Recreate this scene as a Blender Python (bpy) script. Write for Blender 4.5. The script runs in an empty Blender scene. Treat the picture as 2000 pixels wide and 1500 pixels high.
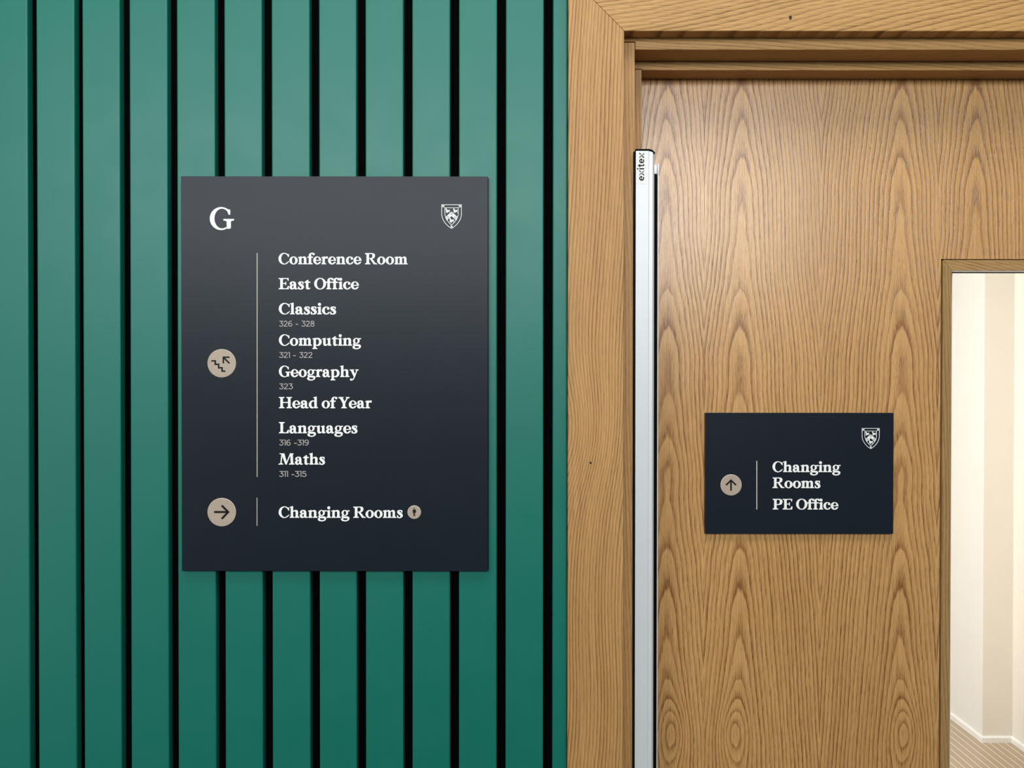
import bpy, bmesh, math, random
from mathutils import Vector, Matrix
random.seed(7)
scene = bpy.context.scene
COL = scene.collection

# ------------------------------------------------------------------ camera
F_PX = 1467.0                      # focal length in pixels of the 2000 px wide frame
CAM = Vector((0.0, -1.1, 1.6))
cam_data = bpy.data.cameras.new('camera')
cam = bpy.data.objects.new('camera', cam_data)
COL.objects.link(cam)
cam_data.sensor_fit = 'HORIZONTAL'
cam_data.sensor_width = 36.0
cam_data.lens = 36.0 * F_PX / 2000.0
cam_data.clip_start = 0.02
cam.location = CAM
CROT = Matrix.Rotation(math.radians(90 - 0.41), 3, 'X') @ Matrix.Rotation(math.radians(0.04), 3, 'Z')
cam.rotation_euler = CROT.to_euler()
scene.camera = cam

def at(px, py, y):
    """world point on the vertical plane Y = y seen at a pixel of the 2000 x 1500 frame"""
    d = CROT @ Vector(((px - 1000.0) / F_PX, -(py - 750.0) / F_PX, -1.0))
    return CAM + d * ((y - CAM.y) / d.y)

def wx(px, y, py=750):
    return at(px, py, y).x

def wz(py, y, px=1000):
    return at(px, py, y).z

# ------------------------------------------------------------------ world, lights, exposure
vs = scene.view_settings
vs.view_transform = 'Standard'
vs.look = 'None'
vs.gamma = 1.0
vs.exposure = 0.0
vs.use_curve_mapping = False

world = bpy.data.worlds.new('world')
scene.world = world
world.use_nodes = True
wb = world.node_tree.nodes['Background']
wb.inputs[0].default_value = (1.0, 0.97, 0.93, 1)
wb.inputs[1].default_value = 0.08

def area(name, loc, target, sx, sy, power, color):
    l = bpy.data.lights.new(name, 'AREA')
    l.shape = 'RECTANGLE'
    l.size, l.size_y = sx, sy
    l.energy = power
    l.color = color
    o = bpy.data.objects.new(name, l)
    COL.objects.link(o)
    o.location = loc
    o.rotation_euler = (Vector(target) - Vector(loc)).to_track_quat('-Z', 'Y').to_euler()
    return o

# daylight from the tall window strip across the corridor, behind the camera
area('window_daylight', (-0.6, -3.3, 2.68), (-0.6, 0.0, 2.4), 4.2, 1.0, 110, (0.955, 0.99, 1.0))
# added fill from the left, lifts the sheen on the lower left slats
area('left_fill', (-2.7, -2.3, 1.25), (0.0, 0.0, 1.2), 1.3, 2.1, 10, (0.97, 1.0, 0.97))
# corridor ceiling panel
area('ceiling_panel_light', (0.2, -0.9, 3.3), (0.2, -0.75, 0.0), 2.4, 0.6, 27, (1.0, 0.985, 0.95))
# lamps of the bright room behind the door
area('room_ceiling_light', (0.3, 1.15, 2.65), (1.0, 1.35, 0.0), 1.2, 1.6, 215, (1.0, 0.99, 0.97))

# ------------------------------------------------------------------ node helper
class NT:
    def __init__(self, name):
        self.m = bpy.data.materials.new(name)
        self.m.use_nodes = True
        self.t = self.m.node_tree
        self.bsdf = self.t.nodes['Principled BSDF']

    def node(self, kind, **kw):
        n = self.t.nodes.new(kind)
        for k, v in kw.items():
            setattr(n, k, v)
        return n

    def link(self, a, b):
        self.t.links.new(a, b)

    def math(self, op, *args):
        n = self.node('ShaderNodeMath', operation=op)
        for i, a in enumerate(args):
            if isinstance(a, V):
                self.link(a.s, n.inputs[i])
            else:
                n.inputs[i].default_value = a
        return V(self, n.outputs[0])

    def coords(self):
        tc = self.node('ShaderNodeTexCoord')
        sp = self.node('ShaderNodeSeparateXYZ')
        self.link(tc.outputs['Object'], sp.inputs[0])
        return [V(self, sp.outputs[i]) for i in range(3)]

    def noise(self, x, y, z=0.0, detail=2.0, rough=0.5):
        c = self.node('ShaderNodeCombineXYZ')
        for i, a in enumerate((x, y, z)):
            if isinstance(a, V):
                self.link(a.s, c.inputs[i])
            else:
                c.inputs[i].default_value = a
        n = self.node('ShaderNodeTexNoise')
        n.inputs['Scale'].default_value = 1.0
        n.inputs['Detail'].default_value = detail
        n.inputs['Roughness'].default_value = rough
        self.link(c.outputs[0], n.inputs['Vector'])
        return V(self, n.outputs['Fac'] if 'Fac' in n.outputs else n.outputs[0])

    def ramp(self, v, stops):
        n = self.node('ShaderNodeValToRGB')
        e = n.color_ramp.elements
        while len(e) < len(stops):
            e.new(0.5)
        for i, (p, c) in enumerate(stops):
            e[i].position = p
            e[i].color = (c, c, c, 1) if not isinstance(c, tuple) else c + (1,)
        self.link(v.s, n.inputs[0])
        return V(self, n.outputs[0])

    def mix(self, f, a, b):
        n = self.node('ShaderNodeMix', data_type='RGBA')
        for i, q in ((0, f), (6, a), (7, b)):
            if isinstance(q, V):
                self.link(q.s, n.inputs[i])
            elif isinstance(q, tuple):
                n.inputs[i].default_value = q + (1,)
            else:
                n.inputs[i].default_value = q
        return V(self, n.outputs[2])

    def out(self, color=None, rough=None, bump=None, bump_d=0.001, bump_s=0.3):
        if isinstance(color, V):
            self.link(color.s, self.bsdf.inputs['Base Color'])
        elif color:
            self.bsdf.inputs['Base Color'].default_value = color + (1,)
        if isinstance(rough, V):
            self.link(rough.s, self.bsdf.inputs['Roughness'])
        elif rough is not None:
            self.bsdf.inputs['Roughness'].default_value = rough
        if bump is not None:
            b = self.node('ShaderNodeBump')
            b.inputs['Strength'].default_value = bump_s
            b.inputs['Distance'].default_value = bump_d
            self.link(bump.s, b.inputs['Height'])
            self.link(b.outputs[0], self.bsdf.inputs['Normal'])
        return self.m

class V:
    def __init__(self, nt, s):
        self.n, self.s = nt, s

    def __add__(self, o): return self.n.math('ADD', self, o)
    def __radd__(self, o): return self.n.math('ADD', o, self)
    def __sub__(self, o): return self.n.math('SUBTRACT', self, o)
    def __rsub__(self, o): return self.n.math('SUBTRACT', o, self)
    def __mul__(self, o): return self.n.math('MULTIPLY', self, o)
    def __rmul__(self, o): return self.n.math('MULTIPLY', o, self)
    def __truediv__(self, o): return self.n.math('DIVIDE', self, o)
    def sqrt(self): return self.n.math('SQRT', self)
    def fract(self): return self.n.math('FRACT', self)
    def abs(self): return self.n.math('ABSOLUTE', self)
    def exp(self): return self.n.math('EXPONENT', self)
    def sq(self): return self.n.math('MULTIPLY', self, self)
    def clamp(self): return self.n.math('MINIMUM', self.n.math('MAXIMUM', self, 0.0), 1.0)

def plain(name, color, rough=0.5, metallic=0.0, spec=0.5, mottling=0.06, scale=60.0, bump=0.0):
    nt = NT(name)
    x, y, z = nt.coords()
    n = nt.noise(x * scale, y * scale, z * scale, 3.0)
    c = nt.mix(n, tuple(v * (1 - mottling) for v in color), tuple(min(1, v * (1 + mottling)) for v in color))
    nt.bsdf.inputs['Metallic'].default_value = metallic
    nt.bsdf.inputs['Specular IOR Level'].default_value = spec
    b = None
    if bump:
        b = nt.noise(x * scale * 14, y * scale * 14, z * scale * 14, 2.0)
    return nt.out(c, rough, b, 0.0005, bump)

# ------------------------------------------------------------------ wood
def finish_wood(nt, F, along, across, light, dark, pore, rough=0.4, band=1.0, poreamt=1.0, pw=1.0, spec=0.5, seedr=2.3, hole=None):
    t = F.fract()
    ring = nt.ramp(t, [(0.0, 0.95), (0.08, 1.0), (0.24, 0.55), (0.50, 0.14), (0.90, 0.0), (1.0, 0.85)])
    rs = nt.noise(nt.math('FLOOR', F) * 1.73, seedr, 0.0, 0.0)
    ring = ring * nt.ramp(rs, [(0.3, 0.5), (0.6, 1.0)])
    fib = nt.noise(across * (1100.0 * pw), along * 11.0, 3.3, 2.0)            # fine fibre streaks
    fibre = nt.ramp(fib, [(0.34, 0.0), (0.66, 1.0)])
    por = nt.noise(across * (1500.0 * pw), along * 62.0, 11.7, 1.0)           # oak pores, short dashes
    porm = nt.ramp(por, [(0.53, 0.0), (0.62, 1.0)])
    pm = porm * (ring * 0.8 + 0.22) * poreamt
    big = nt.noise(across * 9.0, along * 2.2, 7.1, 2.0)
    amt = (ring * (0.88 * band) + fibre * 0.38 + (big - 0.5) * 0.5 - 0.04).clamp()
    c = nt.mix(amt, light, dark)
    c = nt.mix(pm.clamp() * 0.9, c, pore)
    if hole:                                     # a small open knot hole
        hx, hy, hz = nt.coords()
        hd = ((hx - hole[0]).sq() + (hz - hole[1]).sq() * 0.6).sqrt() * (1 / hole[2]) + (fib - 0.5)
        c = nt.mix(nt.ramp(hd, [(0.5, 1.0), (0.75, 0.0)]), c, (0.008, 0.005, 0.003))
    h = 1.0 - (ring * 0.4 + pm * 0.6 + fibre * 0.1)
    nt.bsdf.inputs['Specular IOR Level'].default_value = spec
    return nt.out(c, rough, h, 0.0009, 0.30)

PD = 0.0008085      # metres per photo pixel on the door plane

def wood_door():
    nt = NT('oak_veneer')
    x, y, z = nt.coords()
    L = 228 * PD
    u = nt.math('PINGPONG', x - (1375 - 1000) * PD, L)       # book-matched leaves
    du = nt.noise(u * 7.0, z * 3.0, 1.0, 2.0) - 0.5
    u = u + du * 0.007
    r = ((u - 72 * PD).sq() + (30 * PD) ** 2).sqrt()
    n1 = nt.noise(u * 14.0, z * 2.6, 0.0, 1.0) - 0.5
    n2 = nt.noise(u * 170.0, z * 16.0, 5.0, 2.0) - 0.5
    n3 = nt.noise(u * 2.0, z * 7.5, 9.0, 1.0) - 0.5
    F = r * (1 / (7.4 * PD)) + z * (1 / (104 * PD)) + n1 * 1.7 + n2 * 0.30 + n3 * 2.4
    zk = 1.6 - (1432 - 739.5) * PD
    k = (((u - 57 * PD) / (30 * PD)).sq() * -1.0 - ((z - zk) / (62 * PD)).sq()).exp()
    F = F - k * 3.0
    return finish_wood(nt, F, z, x, (0.68, 0.39, 0.145), (0.31, 0.136, 0.036), (0.15, 0.058, 0.017), 0.29, 1.0, 1.0, 1.0, 0.95)

def wood_leg():
    nt = NT('oak_solid_upright')
    x, y, z = nt.coords()
    # grain swings round a knot at mid height, then drifts to the right lower down
    k1 = (((z - 1.52) / 0.085).sq() * -1.0).exp() * (((x - 0.085) / 0.06).sq() * -1.0).exp()
    k2 = (((z - 1.20) / 0.16).sq() * -1.0).exp()
    n1 = nt.noise(x * 10.0, z * 2.2, 2.0, 1.0) - 0.5
    n2 = nt.noise(x * 140.0, z * 9.0, 4.0, 2.0) - 0.5
    F = (x - z * 0.06) * (1 / 0.0050) - k1 * 5.0 + (z - 1.2) * k2 * 20.0 + n1 * 4.0 + n2 * 0.35
    return finish_wood(nt, F, z, x, (0.58, 0.325, 0.118), (0.25, 0.115, 0.033), (0.15, 0.07, 0.022), 0.5, 0.9, 0.6, 1.0, 0.35, 2.3, (0.114, 1.478, 0.0022))

def wood_head():
    nt = NT('oak_solid_crosswise')
    x, y, z = nt.coords()
    zb = 2.09
    t = ((x - 0.2) / 0.55).clamp()
    z0 = t * 0.035 + (zb - 0.04)
    r = ((z - z0).sq() + 0.013 ** 2).sqrt()
    n1 = nt.noise(x * 2.4, z * 12.0, 2.0, 1.0) - 0.5
    n2 = nt.noise(x * 10.0, z * 140.0, 4.0, 2.0) - 0.5
    F = r * (1 / 0.0068) - x * 22.0 + n1 * 3.0 + n2 * 0.4
    return finish_wood(nt, F, x, z, (0.57, 0.33, 0.115), (0.26, 0.128, 0.036), (0.14, 0.065, 0.022), 0.5, 0.9, 0.8, 1.0, 0.35, 2.3, (0.4015, 2.121, 0.0034))

def wood_straight(name, vertical, seed, light, dark, tilt=0.03):
    nt = NT(name)
    x, y, z = nt.coords()
    a, b = (z, x + y) if vertical else (x, z + y)
    n1 = nt.noise(b * 16.0, a * 2.4, seed, 1.0) - 0.5
    n2 = nt.noise(b * 150.0, a * 9.0, seed + 3, 2.0) - 0.5
    F = (b + a * tilt) * (1 / 0.0052) + n1 * 3.0 + n2 * 0.4
    return finish_wood(nt, F, a, b, light, dark, (0.16, 0.075, 0.025), 0.5, 0.8, 0.6, 1.0, 0.35)

M = {}
M['door'] = wood_door()
M['leg'] = wood_leg()
M['head'] = wood_head()
M['lining_v'] = wood_straight('oak_lining_upright', True, 1.0, (0.56, 0.32, 0.12), (0.34, 0.165, 0.05))
M['lining_h'] = wood_straight('oak_lining_crosswise', False, 6.0, (0.56, 0.33, 0.125), (0.34, 0.17, 0.052), 0.08)
M['bead_v'] = wood_straight('oak_bead_upright', True, 14.0, (0.42, 0.26, 0.10), (0.25, 0.14, 0.05))
M['bead_h'] = wood_straight('oak_bead_crosswise', False, 17.0, (0.46, 0.28, 0.11), (0.27, 0.14, 0.048), 0.25)

def paint_green():
    nt = NT('green_paint')
    x, y, z = nt.coords()
    n = nt.noise(x * 5.0, y * 5.0, z * 2.5, 3.0)
    c = nt.mix(n, (0.0050, 0.158, 0.116), (0.0065, 0.172, 0.129))
    s = nt.noise(x * 22.0, 1.0, z * 18.0, 3.0)
    r = nt.ramp(s, [(0.35, 0.39), (0.7, 0.44)])
    f = nt.noise(x * 900.0, y * 900.0, z * 900.0, 2.0)
    nt.bsdf.inputs['Specular IOR Level'].default_value = 0.42
    return nt.out(c, r, f, 0.0002, 0.10)

M['green'] = paint_green()
M['black_board'] = plain('black_backing', (0.002, 0.002, 0.002), 0.95, spec=0.02)
M['navy'] = plain('navy_sign_face', (0.0095, 0.0146, 0.0222), 0.34, spec=0.22, scale=25.0, mottling=0.1, bump=0.06)
M['white_text'] = plain('white_lettering', (0.97, 0.97, 0.95), 0.6, mottling=0.01)
M['grey_text'] = plain('pale_bronze_lettering', (0.46, 0.42, 0.40), 0.6, mottling=0.03)
M['bronze'] = plain('champagne_disc', (0.44, 0.355, 0.275), 0.5, scale=160.0, mottling=0.10)
M['bronze_rim'] = plain('champagne_rim', (0.62, 0.54, 0.46), 0.4)
M['dark_symbol'] = plain('dark_symbol', (0.009, 0.011, 0.014), 0.6, spec=0.12)
M['alu'] = plain('satin_aluminium', (0.66, 0.69, 0.705), 0.42, metallic=0.12, scale=30.0, mottling=0.02)
M['alu_bright'] = plain('bright_aluminium', (0.88, 0.89, 0.90), 0.3, metallic=0.0)
M['sticker'] = plain('white_sticker', (0.80, 0.81, 0.80), 0.5, mottling=0.01)
M['ink'] = plain('black_ink', (0.005, 0.005, 0.005), 0.6, spec=0.1)
M['rubber'] = plain('black_rubber', (0.003, 0.003, 0.003), 0.7, spec=0.08)
M['gasket_and_glint'] = plain('pale_gasket_and_glint', (0.78, 0.76, 0.70), 0.5)  # gasket lip, and the glint painted along the glass edge
M['wall_shaded'] = plain('shaded_white_plaster', (0.80, 0.755, 0.68), 0.8, scale=8.0, mottling=0.02)  # same white wall paint with its warm shade mixed into the colour
M['wall_white'] = plain('white_plaster', (0.82, 0.80, 0.765), 0.8, scale=8.0, mottling=0.015)
M['skirting'] = plain('white_gloss', (0.88, 0.87, 0.85), 0.35, mottling=0.01)
M['carpet'] = plain('dark_carpet', (0.05, 0.05, 0.052), 0.95, spec=0.2)
M['ceil'] = plain('ceiling_white', (0.8, 0.8, 0.78), 0.9)

def planks():
    nt = NT('pale_floor_planks')
    x, y, z = nt.coords()
    s = nt.math('MODULO', x + 20.0, 0.034)
    seam = nt.ramp(s * (1 / 0.034), [(0.0, 1.0), (0.06, 1.0), (0.09, 0.0), (0.975, 0.0), (1.0, 1.0)])
    idx = nt.math('FLOOR', (x + 20.0) * (1 / 0.034))
    pl = nt.noise(idx * 3.7, 0.5, 0.0, 0.0)
    g = nt.noise(x * 90.0, y * 5.0, 0.0, 3.0)
    c = nt.mix((pl * 0.10 + g * 0.45 + 0.2).clamp(), (0.50, 0.38, 0.25), (0.30, 0.21, 0.125))
    c = nt.mix(seam * 0.8, c, (0.9, 0.86, 0.76))
    nt.bsdf.inputs['Specular IOR Level'].default_value = 1.0
    return nt.out(c, 0.14, None)

M['planks'] = planks()

def glass_mat():
    m = bpy.data.materials.new('clear_glass')
    m.use_nodes = True
    t = m.node_tree
    t.nodes.clear()
    o = t.nodes.new('ShaderNodeOutputMaterial')
    mx = t.nodes.new('ShaderNodeMixShader')
    tr = t.nodes.new('ShaderNodeBsdfTransparent')
    gl = t.nodes.new('ShaderNodeBsdfGlossy')
    gl.inputs['Roughness'].default_value = 0.0
    tr.inputs[0].default_value = (0.97, 0.985, 0.98, 1)
    fr = t.nodes.new('ShaderNodeFresnel')
    fr.inputs[0].default_value = 1.5
    t.links.new(fr.outputs[0], mx.inputs[0])
    t.links.new(tr.outputs[0], mx.inputs[1])
    t.links.new(gl.outputs[0], mx.inputs[2])
    t.links.new(mx.outputs[0], o.inputs[0])
    return m

M['glass'] = glass_mat()

# ------------------------------------------------------------------ object helpers
def thing(name, label, cat, loc, kind=None, group=None):
    o = bpy.data.objects.new(name, None)
    o.empty_display_size = 0.05
    COL.objects.link(o)
    o.location = loc
    tag(o, label, cat, kind, group)
    return o

def tag(o, label=None, cat=None, kind=None, group=None):
    if label: o['label'] = label
    if cat: o['category'] = cat
    if kind: o['kind'] = kind
    if group: o['group'] = group
    return o

def wloc(o):
    v = Vector(o.location)
    while o.parent:
        o = o.parent
        v += Vector(o.location)
    return v

def mesh_obj(name, bm, mat, parent=None, bevel=0.0, seg=2, smooth=False):
    """links world-space geometry as one object; a child is shifted back by its parent's place"""
    bmesh.ops.recalc_face_normals(bm, faces=bm.faces)
    me = bpy.data.meshes.new(name)
    bm.to_mesh(me)
    bm.free()
    o = bpy.data.objects.new(name, me)
    COL.objects.link(o)
    mats = mat if isinstance(mat, (list, tuple)) else [mat]
    for q in mats:
        me.materials.append(q)
    if parent is not None:
        o.parent = parent
        o.location = -wloc(parent)
    if smooth:
        for p in me.polygons:
            p.use_smooth = True
    if bevel:
        b = o.modifiers.new('bevel', 'BEVEL')
        b.width = bevel
        b.segments = seg
        b.limit_method = 'ANGLE'
        b.angle_limit = math.radians(40)
    return o

def box(bm, x0, x1, y0, y1, z0, z1):
    v = [bm.verts.new((x, y, z)) for x in (x0, x1) for y in (y0, y1) for z in (z0, z1)]
    for f in ((0, 1, 3, 2), (4, 6, 7, 5), (0, 4, 5, 1), (2, 3, 7, 6), (0, 2, 6, 4), (1, 5, 7, 3)):
        bm.faces.new([v[i] for i in f])
    return bm

def nbox(*a):
    return box(bmesh.new(), *a)

def prism(bm, pts, y0, y1):
    """polygon in the XZ plane extruded along Y"""
    a = [bm.verts.new((x, y0, z)) for x, z in pts]
    b = [bm.verts.new((x, y1, z)) for x, z in pts]
    n = len(pts)
    bm.faces.new(a)
    bm.faces.new(b[::-1])
    for i in range(n):
        bm.faces.new((a[i], b[i], b[(i + 1) % n], a[(i + 1) % n]))
    return bm

def extrude_z(bm, pts, z0, z1):
    a = [bm.verts.new((x, y, z0)) for x, y in pts]
    b = [bm.verts.new((x, y, z1)) for x, y in pts]
    n = len(pts)
    bm.faces.new(a[::-1])
    bm.faces.new(b)
    for i in range(n):
        bm.faces.new((a[i], a[(i + 1) % n], b[(i + 1) % n], b[i]))
    return bm

# ------------------------------------------------------------------ 2D lettering kit (flat shapes, later given thickness)
def catmull(pts, n=7, closed=False):
    out = []
    m = len(pts)
    segs = m if closed else m - 1
    for i in range(segs):
        if closed:
            p = [pts[(i + k - 1) % m] for k in range(4)]
        else:
            p = [pts[max(0, min(m - 1, i + k - 1))] for k in range(4)]
        for j in range(n):
            t = j / n
            out.append(tuple(0.5 * (2 * p[1][c] + (p[2][c] - p[0][c]) * t + (2 * p[0][c] - 5 * p[1][c] + 4 * p[2][c] - p[3][c]) * t * t
                                    + (3 * p[1][c] - p[0][c] - 3 * p[2][c] + p[3][c]) * t ** 3) for c in range(len(pts[0]))))
    if not closed:
        out.append(tuple(pts[-1]))
    return out

def stroke(pts, w=None, smooth=True, closed=False):
    """brush stroke with a width at every point -> strip"""
    p = [(q[0], q[1], (q[2] if len(q) > 2 else w)) for q in pts]
    if smooth:
        p = catmull(p, 7, closed)
    L, R = [], []
    m = len(p)
    for i, (x, y, ww) in enumerate(p):
        if closed:
            a, b = p[(i - 1) % m], p[(i + 1) % m]
        else:
            a, b = p[max(0, i - 1)], p[min(m - 1, i + 1)]
        dx, dy = b[0] - a[0], b[1] - a[1]
        l = math.hypot(dx, dy) or 1.0
        nx, ny = -dy / l, dx / l
        s = 1.0
        if not smooth and 0 < i < m - 1 or (not smooth and closed):     # mitred corners
            d1 = (x - a[0], y - a[1]); d2 = (b[0] - x, b[1] - y)
            l1 = math.hypot(*d1) or 1; l2 = math.hypot(*d2) or 1
            n1 = (-d1[1] / l1, d1[0] / l1); n2 = (-d2[1] / l2, d2[0] / l2)
            mx, my = n1[0] + n2[0], n1[1] + n2[1]
            ml = math.hypot(mx, my) or 1
            nx, ny = mx / ml, my / ml
            s = min(2.0, 1.0 / max(0.3, nx * n1[0] + ny * n1[1]))
        L.append((x + nx * ww / 2 * s, y + ny * ww / 2 * s))
        R.append((x - nx * ww / 2 * s, y - ny * ww / 2 * s))
    return ('strip', L, R, closed)

def strip(outer, inner, closed=False, smooth=True):
    if smooth:
        outer, inner = catmull(outer, 6, closed), catmull(inner, 6, closed)
    return ('strip', outer, inner, closed)

def ell(cx, cy, rx, ry, a0, a1, n=28):
    return [(cx + rx * math.cos(math.radians(a0 + (a1 - a0) * i / n)), cy + ry * math.sin(math.radians(a0 + (a1 - a0) * i / n))) for i in range(n + 1)]

def ring(cx, cy, rx, ry, ix, iy, icx=None, icy=None):
    o = ell(cx, cy, rx, ry, 0, 360, 36)[:-1]
    i = ell(cx if icx is None else icx, cy if icy is None else icy, ix, iy, 0, 360, 36)[:-1]
    return ('strip', o, i, True)

def poly(*pts):
    return ('poly', list(pts))

def dot(cx, cy, r, ry=None):
    return ('poly', ell(cx, cy, r, ry or r, 0, 360, 24)[:-1])

def rect(x0, y0, x1, y1):
    return poly((x0, y0), (x1, y0), (x1, y1), (x0, y1))

def foot(x0, x1, s0, s1, y=0, d=1, t=40, b=92):
    return poly((x0, y), (x1, y), (x1, y + d * t), (s1, y + d * b), (s0, y + d * b), (x0, y + d * t))

def flag(s0, s1, h, l=68):
    """slanted entry serif on top of a lower-case stem"""
    return poly((s0 - l, h - 72), (s0, h - 84), (s1, h - 90), (s1, h + 14), (s1 - 30, h + 14), (s0 - l, h - 36))

def arch(x, r0, r1, h=487):
    """shoulder from a stem edge x over to the right stem r0..r1"""
    m = (x + r1) / 2
    return strip([(x - 20, h - 85), (x + 60, h - 22), (m + 10, h), (r1 - 45, h - 30), (r1 - 4, h - 105), (r1, h - 190)],
                 [(x - 20, h - 150), (x + 45, h - 98), ((x + r0) / 2 + 12, h - 82), (r0 - 28, h - 96), (r0 - 3, h - 135), (r0, h - 190)])

XH = 475
ST = 148

def g_C(t=165):
    o = ell(352, 349, 352, 364, 46, 318, 36)
    i = ell(378, 349, 378 - t, 312, 46, 318, 36)
    return 667, [('strip', o, i, False),
                 poly((575, 640), (640, 640), (655, 620), (655, 455), (606, 455), (545, 590)),
                 strip([(613, 105), (648, 140), (664, 180)], [(560, 116), (610, 165), (634, 208)])]

def g_G(t=165, s=155):
    o = ell(352, 349, 352, 364, 46, 300, 36)
    i = ell(378, 349, 378 - t, 312, 46, 300, 36)
    return 735, [('strip', o, i, False),
                 poly((575, 640), (618, 634), (632, 615), (632, 470), (584, 470), (535, 590)),
                 rect(652 - s, 40, 652, 310),
                 poly((528, 34), (528, 120), (652, 120), (652, 55), (590, 20)),
                 poly((418, 336), (749, 336), (749, 292), (652, 262), (652 - s, 262), (418, 292))]

def stem(x0, x1, y0, y1):
    return rect(x0, y0, x1, y1)

def g_E(w=640):
    return w, [stem(100, 258, 0, 700), foot(0, 340, 100, 258), foot(0, 340, 100, 258, 700, -1),
               rect(180, 648, 590, 700), poly((510, 660), (590, 700), (616, 700), (616, 535), (566, 535)),
               rect(200, 334, 430, 384), poly((400, 384), (425, 470), (465, 470), (465, 250), (425, 250), (400, 334)),
               rect(180, 0, 610, 54), poly((500, 42), (575, 200), (640, 200), (618, 0), (560, 0))]

def g_L(w=620):
    return w, [stem(100, 258, 0, 700), foot(0, 360, 100, 258, 700, -1), foot(0, 340, 100, 258),
               rect(180, 0, 590, 54), poly((470, 42), (560, 215), (624, 215), (600, 0), (540, 0))]

def g_H():
    return 827, [stem(95, 253, 0, 700), stem(574, 732, 0, 700), rect(240, 328, 590, 384)] + \
        [foot(a, b, c, d, y, s) for (a, b, c, d) in ((0, 350, 95, 253), (477, 827, 574, 732)) for y, s in ((0, 1), (700, -1))]

def g_M():
    return 1020, [stroke([(150, 20, 72), (226, 690, 72)], smooth=False), poly((60, 700), (372, 700), (528, 0), (452, 0), (190, 640), (60, 662)),
                  poly((60, 700), (372, 700), (545, 60), (528, 0), (440, 0), (215, 600)),
                  stroke([(488, 20, 66), (770, 700, 66)], smooth=False),
                  poly((770, 700), (742, 690), (790, 60), (778, 0), (938, 0), (910, 700)), poly((740, 700), (960, 700), (960, 660), (905, 620), (780, 620)),
                  foot(0, 300, 112, 190), foot(668, 1020, 778, 938)]

def g_O():
    return 735, [ring(367, 349, 367, 364, 202, 312)]

def g_P():
    return 640, [stem(100, 258, 0, 700), foot(0, 370, 100, 258), foot(0, 300, 100, 258, 700, -1),
                 strip([(240, 700), (420, 700), (560, 672), (632, 590), (640, 500), (600, 380), (500, 318), (380, 296), (240, 296)],
                       [(240, 646), (350, 646), (420, 630), (464, 572), (472, 500), (456, 420), (405, 366), (340, 352), (240, 352)])]

def g_R():
    w, p = g_P()
    q = [p[0], foot(0, 345, 100, 258), p[2],
         strip([(240, 700), (420, 700), (560, 678), (628, 605), (636, 530), (600, 425), (510, 362), (400, 340), (240, 330)],
               [(240, 648), (350, 648), (420, 634), (462, 588), (470, 525), (452, 448), (400, 400), (340, 388), (240, 388)]),
         poly((300, 370), (440, 370), (660, 75), (775, 40), (775, 0), (555, 0))]
    return 775, q

def g_Y():
    return 700, [stem(270, 428, 0, 320), foot(165, 530, 270, 428), poly((55, 690), (235, 690), (428, 330), (428, 250), (290, 250), (270, 300)),
                 poly((545, 690), (622, 690), (428, 320), (370, 300), (350, 345)), foot(0, 315, 70, 225, 700, -1), foot(460, 700, 545, 622, 700, -1)]

def g_o():
    return 523, [ring(261, 237, 261, 252, 106, 200)]

def g_n():
    return 595, [stem(70, 218, 0, XH - 40), flag(70, 218, XH), foot(8, 285, 70, 218), arch(218, 372, 522), stem(372, 522, 0, 300), foot(310, 590, 372, 522)]

def g_h():
    return 606, [stem(70, 218, 0, 690), flag(70, 218, 715), foot(8, 285, 70, 218), arch(218, 378, 528), stem(378, 528, 0, 300), foot(316, 600, 378, 528)]

def g_m():
    return 845, [stem(66, 208, 0, XH - 40), flag(66, 208, XH), foot(4, 268, 66, 208), arch(208, 338, 482), stem(338, 482, 0, 300), foot(282, 540, 338, 482),
                 arch(482, 612, 758), stem(612, 758, 0, 300), foot(555, 835, 612, 758)]

def g_r():
    return 405, [stem(70, 218, 0, XH - 40), flag(70, 218, XH), foot(8, 300, 70, 218),
                 strip([(200, 400), (250, 455), (320, 487), (410, 482)], [(200, 300), (250, 352), (320, 368), (394, 330)])]

def g_i():
    return 272, [stem(66, 214, 0, XH - 30), flag(66, 214, XH), foot(0, 276, 66, 214), dot(138, 625, 94)]

def g_l():
    return 282, [stem(66, 214, 0, 690), flag(66, 214, 715), foot(0, 276, 66, 214)]

def g_d():
    return 580, [stem(355, 505, 0, 690), flag(355, 505, 715), strip([(380, 445), (300, 486), (200, 480), (70, 400), (0, 235), (60, 60), (190, -12), (290, 5), (380, 70)],
                                                                  [(380, 385), (310, 425), (240, 415), (178, 340), (160, 235), (180, 130), (240, 72), (300, 68), (380, 115)]),
                 poly((505, 0), (575, 10), (575, 48), (505, 92), (400, 92), (400, 30), (440, -6))]

def g_p():
    return 590, [stem(72, 220, -180, XH - 40), flag(72, 220, XH), foot(0, 312, 72, 220, -208, 1),
                 strip([(200, 420), (290, 480), (390, 484), (520, 400), (584, 240), (520, 70), (390, -12), (290, -8), (200, 30)],
                       [(200, 350), (270, 400), (335, 400), (400, 330), (420, 240), (400, 140), (340, 66), (270, 58), (200, 85)])]

def g_g():
    return 530, [ring(238, 305, 206, 182, 84, 134), poly((330, 440), (400, 462), (530, 478), (530, 396), (440, 400), (380, 380)),
                 strip([(150, 158), (62, 150), (32, 92), (50, 20)], [(150, 158), (140, 140), (150, 104), (170, 70)]),
                 strip([(60, 75), (180, 88), (340, 88), (470, 60), (528, -30), (480, -150), (330, -216), (220, -222), (70, -190), (0, -110), (20, -40), (70, 0)],
                       [(90, 0), (190, -22), (320, -28), (385, -40), (412, -76), (380, -122), (310, -146), (240, -150), (170, -138), (132, -100), (136, -60), (165, -30)])]

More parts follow.
